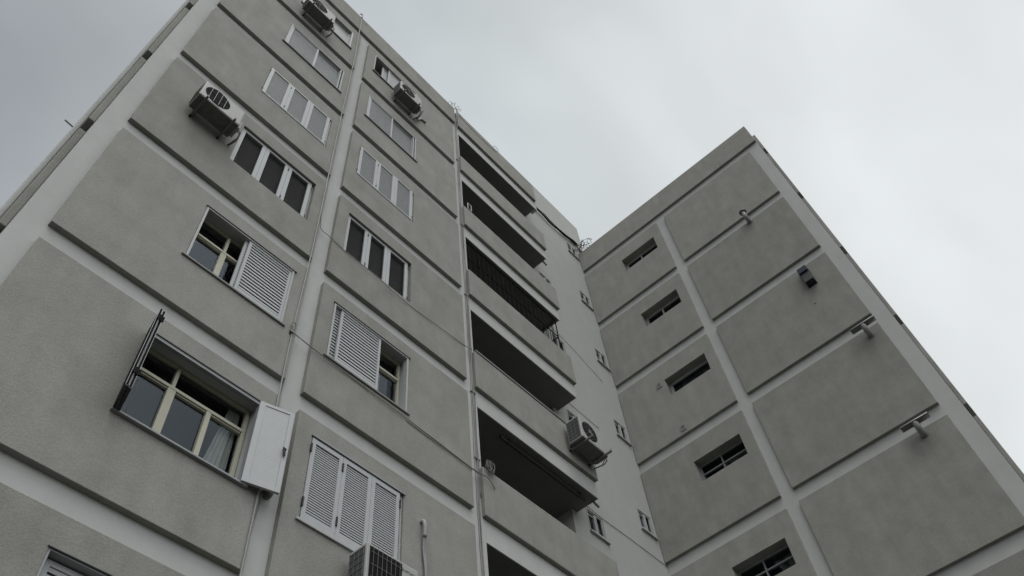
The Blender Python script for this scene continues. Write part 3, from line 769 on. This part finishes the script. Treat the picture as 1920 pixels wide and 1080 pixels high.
# bent drain pipe beside the roof-level unit
def cable(name, pts, r, mat, label, cat, group=None, n=6, sub=1):
    if sub > 1: pts = smooth(pts, sub)
    c0 = Vector(pts[0]); q = MB(); q.tube(pts, r, n)
    o = q.build(name, mat, None, smooth=True, origin=tuple(c0)); tag(o, label, cat, group); return o
def smooth(pts, sub):
    P = [Vector(p) for p in pts]; o = []
    for i in range(len(P) - 1):
        p0 = P[max(i - 1, 0)]; p1 = P[i]; p2 = P[i + 1]; p3 = P[min(i + 2, len(P) - 1)]
        for j in range(sub):
            t = j / sub
            o.append(0.5 * ((2 * p1) + (-p0 + p2) * t + (2 * p0 - 5 * p1 + 4 * p2 - p3) * t * t + (-p0 + 3 * p1 - 3 * p2 + p3) * t ** 3))
    o.append(P[-1]); return [tuple(p) for p in o]
cable('drain_pipe', [(5.70, 5.95, 20.2), (5.70, 6.08, 20.08), (5.74, 6.20, 20.16), (5.86, 6.24, 20.42), (5.93, 6.245, 20.55), (6.10, 6.24, 20.60)], 0.03, 'cable_pale', 'bent pale drain pipe beside the air conditioner under the roof', 'pipe', sub=5, n=8)
# ------------------------------------------------------------------ flue pipes and fixtures on the wing
def flue(name, y, z, label, shield, cowl):
    t = empty(name, (XP, y, z), label, 'flue pipe', 'flue pipes on the side wing')
    q = MB(); q.tube(smooth([(XP + 0.02, y, z - 0.10), (XP - 0.07, y, z - 0.12), (XP - 0.17, y, z - 0.06), (XP - 0.20, y, z + 0.02), (XP - 0.20, y, z + (0.05 if shield else 0.16))], 5), 0.062, 14)
    q.build('elbow', 'pipe', t, smooth=True)
    q = MB(); q.tube([(XP - 0.003, y, z - 0.10), (XP - 0.02, y, z - 0.10)], 0.085, 16); q.build('wall_collar', 'pipe', t)
    if cowl:
        q = MB(); q.tube([(XP - 0.20, y, z + 0.17), (XP - 0.20, y, z + 0.205)], [0.105, 0.105], 18)
        q.build('cowl', 'galv', t)
    if shield:
        q = MB()
        n = 10; xs = []
        for i in range(n + 1):
            a = math.pi * (0.0 + i / n); xs.append((XP - 0.19 - 0.078 * math.cos(a), z + 0.07 + 0.065 * math.sin(a)))
        for i in range(n):
            (xa, za), (xb, zb2) = xs[i], xs[i + 1]
            q.quad((xa, y - 0.29, za), (xb, y - 0.29, zb2), (xb, y + 0.29, zb2), (xa, y + 0.29, za))
        o = q.build('rain_shield', 'pipe', t, recalc=False, smooth=True)
        md = o.modifiers.new('thick', 'SOLIDIFY'); md.thickness = 0.008
        q = MB(); q.box(XP - 0.19, XP, y - 0.015, y + 0.015, z + 0.145, z + 0.158); q.build('shield_arm', 'galv', t)
flue('flue_pipe', 1.50, 19.58, 'grey elbow flue with round dark cowl, topmost on the side wing', False, True)
flue('flue_pipe', 0.66, 13.62, 'grey elbow flue under a curved rain shield near the wing edge, upper of two', True, False)
flue('flue_pipe', 0.93, 10.80, 'grey elbow flue under a curved rain shield near the wing edge, lower of two', True, False)
# dark blue wall lantern box
t = empty('wall_lamp', (XP, 1.06, 16.1), 'dark blue box shaped lamp fixed to the side wing near its edge', 'wall lamp')
q = MB(); q.box(XP - 0.02, XP + 0.001, 0.94, 1.18, 15.84, 16.46); q.build('back_plate', 'navy', t, bevel=0.01)
q = MB()
q.hexa([(XP - 0.24, 0.94, 16.20), (XP - 0.02, 0.94, 16.20), (XP - 0.02, 1.18, 16.20), (XP - 0.24, 1.18, 16.20), (XP - 0.17, 0.94, 16.47), (XP - 0.02, 0.94, 16.51), (XP - 0.02, 1.18, 16.51), (XP - 0.17, 1.18, 16.47)])
q.build('hood', 'navy', t, bevel=0.015)
q = MB(); q.hexa([(XP - 0.19, 0.95, 15.88), (XP - 0.02, 0.95, 15.88), (XP - 0.02, 1.17, 15.88), (XP - 0.19, 1.17, 15.88), (XP - 0.20, 0.95, 16.199), (XP - 0.02, 0.95, 16.199), (XP - 0.02, 1.17, 16.199), (XP - 0.20, 1.17, 16.199)])
q.build('lamp_body', 'black', t, bevel=0.01)
# ------------------------------------------------------------------ cables
yc = YP - 0.012
cable('wall_cable', [(3.60, YP - 0.02, 9.18), (3.75, YW - 0.10, 9.17), (3.99, yc - 0.02, 9.13), (4.8, yc, 9.12), (5.4, yc - 0.01, 9.09), (6.3, yc, 9.07), (7.2, yc, 9.02), (7.50, yc - 0.04, 9.0), (7.72, yc, 8.92)], 0.0075, 'cable', 'thin grey cable strung across the right bay from an insulator to a coil of wire', 'cable', sub=4)
cable('wall_cable', [(5.8, yc, 9.05), (6.3, yc, 9.02), (7.2, yc - 0.01, 8.99), (7.45, yc - 0.03, 8.98)], 0.006, 'cable', 'second thin cable doubling the first near the balcony pilaster', 'cable', sub=4)
cable('hanging_cable', [(3.66, YP - 0.01, 12.62), (3.67, YP - 0.02, 12.42), (3.74, YW - 0.05, 12.20), (3.95, yc, 12.09), (4.3, yc, 12.03), (4.9, yc - 0.02, 11.99), (5.4, yc - 0.02, 11.93), (5.9, yc, 11.96), (6.5, yc - 0.01, 12.0), (7.1, yc, 12.06), (7.45, YW - 0.05, 12.20)], 0.006, 'cable', 'slack thin cable sagging below the dark louvred shutters of the right bay', 'cable', sub=5)
# insulator loop
q = MB(); q.tube(smooth([(3.60, YP - 0.03, 9.18), (3.56, YP - 0.05, 9.25), (3.58, YP - 0.05, 9.34), (3.63, YP - 0.05, 9.33), (3.63, YP - 0.04, 9.25), (3.60, YP - 0.03, 9.20)], 4), 0.007, 5)
q.box(3.575, 3.625, YP - 0.045, YP - 0.001, 9.15, 9.20)
tag(q.build('cable_insulator', 'cable', None, origin=(3.6, YP, 9.18)), 'small hook with looped wire on the edge of the left bay', 'cable insulator')
# bundle running down the pilaster
for i in range(6):
    pts = []; z = 24.0 - i * 0.05; ph = random.random() * 6
    while z > (-1.0 if i < 4 else 8.5):
        xo = 7.385 + 0.022 * i * 0.6 + 0.016 * math.sin(z * (0.8 + 0.23 * i) + ph) + random.uniform(-0.006, 0.006)
        pts.append((xo, YW - 0.014 - (0.0 if z < 22.75 else 0.085) - 0.006 * (i % 3), z)); z -= 0.42
    cable('riser_cable', pts, 0.006 if i % 2 else 0.008, 'cable' if i in (2, 5) else 'cable_pale', 'cable of the loose bundle running down the pilaster left of the balconies', 'cable', 'cables running down the balcony pilaster', sub=3, n=5)
for z in (20.4, 16.9, 14.0, 11.0, 9.4):
    q = MB(); q.box(7.36, 7.48, YW - 0.035, YW - 0.001, z, z + 0.025)
    tag(q.build('cable_clamp', 'galv', None, origin=(7.4, YW, z)), 'small clamp holding the cable bundle to the balcony pilaster', 'clamp', 'clamps on the balcony pilaster')
# pale conduit beside the left bay edge
cable('conduit', [(3.56, YP - 0.012, 24.0), (3.585, YP - 0.012, 22.4), (3.61, YP - 0.02, 20.7), (3.62, YP - 0.012, 19.3), (3.615, YP - 0.012, 16.6), (3.63, YP - 0.012, 14.1), (3.64, YP - 0.014, 11.2), (3.62, YP - 0.014, 9.3), (3.64, YP - 0.02, 6.9), (3.66, YP - 0.014, 4.5), (3.66, YP - 0.014, 0)], 0.011, 'cable_pale', 'pale thin conduit running down the right edge of the left bay', 'conduit', sub=4)
cable('conduit', [(3.705, YW - 0.012, 20.4), (3.71, YW - 0.012, 16), (3.715, YW - 0.012, 12), (3.71, YW - 0.012, 7.6), (3.74, YW - 0.03, 6.5), (3.70, YW - 0.02, 5.4), (3.715, YW - 0.012, 2)], 0.008, 'cable_pale', 'pale thin conduit on the strip just right of the left bay', 'conduit', sub=4)
# coil of wire on the balcony corner
q = MB()
for i in range(6):
    c = Vector((7.55 + 0.02 * i, YP - 0.05, 9.28 + 0.015 * math.sin(i * 2)))
    pts = [tuple(c + Vector((0.055 * math.cos(a + i), 0.02 * math.sin(2 * a), (0.11 + 0.01 * (i % 3)) * math.sin(a + i)))) for a in [j * math.pi / 8 for j in range(17)]]
    q.tube(pts, 0.006, 5)
tag(q.build('wire_coil', 'cable', None, smooth=True, origin=(7.55, YP, 9.28)), 'coil of grey wire hung at the left corner of the lowest full balcony', 'wire coil')
# thick black bundle and loops at the tower
xs = [11.16, 11.5, 11.85, 12.2, 12.6, 13.0, 13.4, 13.8, 14.05]
zs = [24.22, 24.22, 24.12, 24.12, 24.05, 24.12, 24.18, 24.30, 24.32]
for i in range(7):
    pts = [(x + random.uniform(-0.05, 0.05), YD - 0.06 - 0.02 * (i % 3), z + random.uniform(-0.045, 0.045) + 0.02 * math.sin(x * 3 + i)) for x, z in zip(xs, zs)]
    cable('roof_cable', pts, 0.020 if i < 4 else 0.012, 'iron' if i < 5 else 'cable', 'black cable of the tangled bundle under the stair tower parapet', 'cable', 'cables bundled under the stair tower parapet', sub=5)
q = MB()
rnd = random.Random(3)
for i in range(10):
    c = Vector((14.02 + rnd.uniform(-0.12, 0.12), 6.70 + rnd.uniform(-0.3, 0.12), 23.98 + rnd.uniform(-0.06, 0.10))); r1, r2 = rnd.uniform(0.06, 0.22), rnd.uniform(0.05, 0.13); ph = rnd.random() * 6
    pts = [tuple(c + Vector((0.08 * math.sin(a * 2 + ph), r1 * math.cos(a + ph), r2 * math.sin(a) + 0.04 * math.cos(3 * a)))) for a in [j * math.pi / 8 for j in range(rnd.randint(9, 16))]]
    q.tube(pts, 0.007, 5)
tag(q.build('cable_tangle', 'iron', None, smooth=True, origin=(14.0, 6.6, 24.1)), 'tangle of black wire loops where the stair tower meets the wing roof', 'wire coil')
q = MB()
for i in range(6):
    c = Vector((7.35 + rnd.uniform(-0.1, 0.12), YP - 0.02 + rnd.uniform(-0.05, 0.08), 23.88 + rnd.uniform(-0.05, 0.12))); r1, r2 = rnd.uniform(0.05, 0.18), rnd.uniform(0.05, 0.20); ph = rnd.random() * 6
    pts = [tuple(c + Vector((r1 * math.cos(a + ph), 0.05 * math.sin(a * 2 + ph), r2 * math.sin(a)))) for a in [j * math.pi / 8 for j in range(rnd.randint(8, 14))]]
    q.tube(pts, 0.0045, 5)
tag(q.build('cable_tangle', 'cable', None, smooth=True, origin=(7.4, YP, 23.85)), 'thin wire loops sticking up from the front roof parapet', 'wire coil')
cable('wire_loop', [(9.10, YP + 0.02, 23.80), (9.12, YP, 23.95), (9.22, YP, 24.02), (9.32, YP, 23.95), (9.33, YP + 0.02, 23.80)], 0.007, 'cable', 'small single wire loop standing on the parapet above the top balcony', 'wire coil', sub=4)
q = MB(); q.tube([(3.56, YP - 0.02, 23.75), (3.56, YP - 0.03, 23.98), (3.50, YP, 24.03)], 0.02, 6)
tag(q.build('roof_hook', 'cable_pale', None, origin=(3.56, YP, 23.9)), 'pale conduit end hooked over the parapet above the left bay', 'conduit')
# thin lines on the stair wall
cable('wall_cable', [(11.30, YD - 0.012, 11.14), (11.9, YD - 0.012, 11.10), (12.8, YD - 0.012, 11.12), (14.15, YD - 0.012, 11.10)], 0.006, 'cable', 'fine cable crossing the pale stair wall below the lower small windows', 'cable', sub=3)
cable('wall_cable', [(11.0, YD - 0.012, 17.15), (12.0, YD - 0.012, 17.05), (13.4, YD - 0.012, 16.6)], 0.005, 'cable_pale', 'fine pale cable on the stair wall right of the barred balcony', 'cable', sub=3)
cable('wall_cable', [(11.27, YD - 0.012, 14.3), (12.0, YD - 0.012, 14.28), (12.6, YD - 0.012, 14.26)], 0.006, 'cable_pale', 'fine cable above the air conditioner of the balcony parapet', 'cable', sub=3)
cable('parapet_cable', [(7.5, YP - 0.01, 23.62), (8.0, YP - 0.01, 23.52), (8.7, YP - 0.01, 23.50), (9.2, YP - 0.01, 23.60)], 0.006, 'cable', 'fine cable sagging across the roof parapet above the top balcony', 'cable', sub=4)
# round lamp under the open shutter
t = empty('bulkhead_lamp', (3.80, YW, 6.40), 'round dark lamp on the pale strip under the open white shutter', 'wall lamp')
q = MB(); q.tube([(3.80, YW - 0.001, 6.47), (3.80, YW - 0.04, 6.47)], 0.065, 18); q.build('lamp_base', 'cable', t)
q = MB(); q.tube([(3.80, YW - 0.041, 6.47), (3.80, YW - 0.07, 6.47), (3.80, YW - 0.10, 6.47)], [0.06, 0.055, 0.03], 18); q.build('lamp_cover', 'galv', t, smooth=True)
# insulated tube hanging beside the bottom air conditioner
t = empty('refrigerant_line', (6.15, YP, 7.3), 'pale insulated pipe poking from the wall right of the three shutters with dangling tubes', 'pipe')
q = MB(); q.tube(smooth([(6.125, YP + 0.002, 7.36), (6.125, YP - 0.05, 7.35), (6.13, YP - 0.07, 7.25), (6.135, YP - 0.06, 7.10)], 4), 0.028, 10); q.build('sleeve', 'cable_pale', t, smooth=True)
q = MB()
for i in range(3): q.tube(smooth([(6.13 + 0.015 * i, YP - 0.055, 7.12), (6.14 + 0.02 * i, YP - 0.03, 6.9), (6.17 + 0.01 * i, YP - 0.04, 6.6), (6.16 + 0.02 * i, YP - 0.03, 6.3), (6.0, YP - 0.06, 5.9)], 4), 0.012, 6)
q.build('tube', 'pipe', t, smooth=True)
# stub rod on the left side face
q = MB(); q.tube([(0.0, 7.2, 11.55), (-0.17, 7.2, 11.58)], 0.012, 6)
tag(q.build('wall_rod', 'galv', None, origin=(0, 7.2, 11.55)), 'short metal rod sticking out beyond the left edge of the building', 'rod')
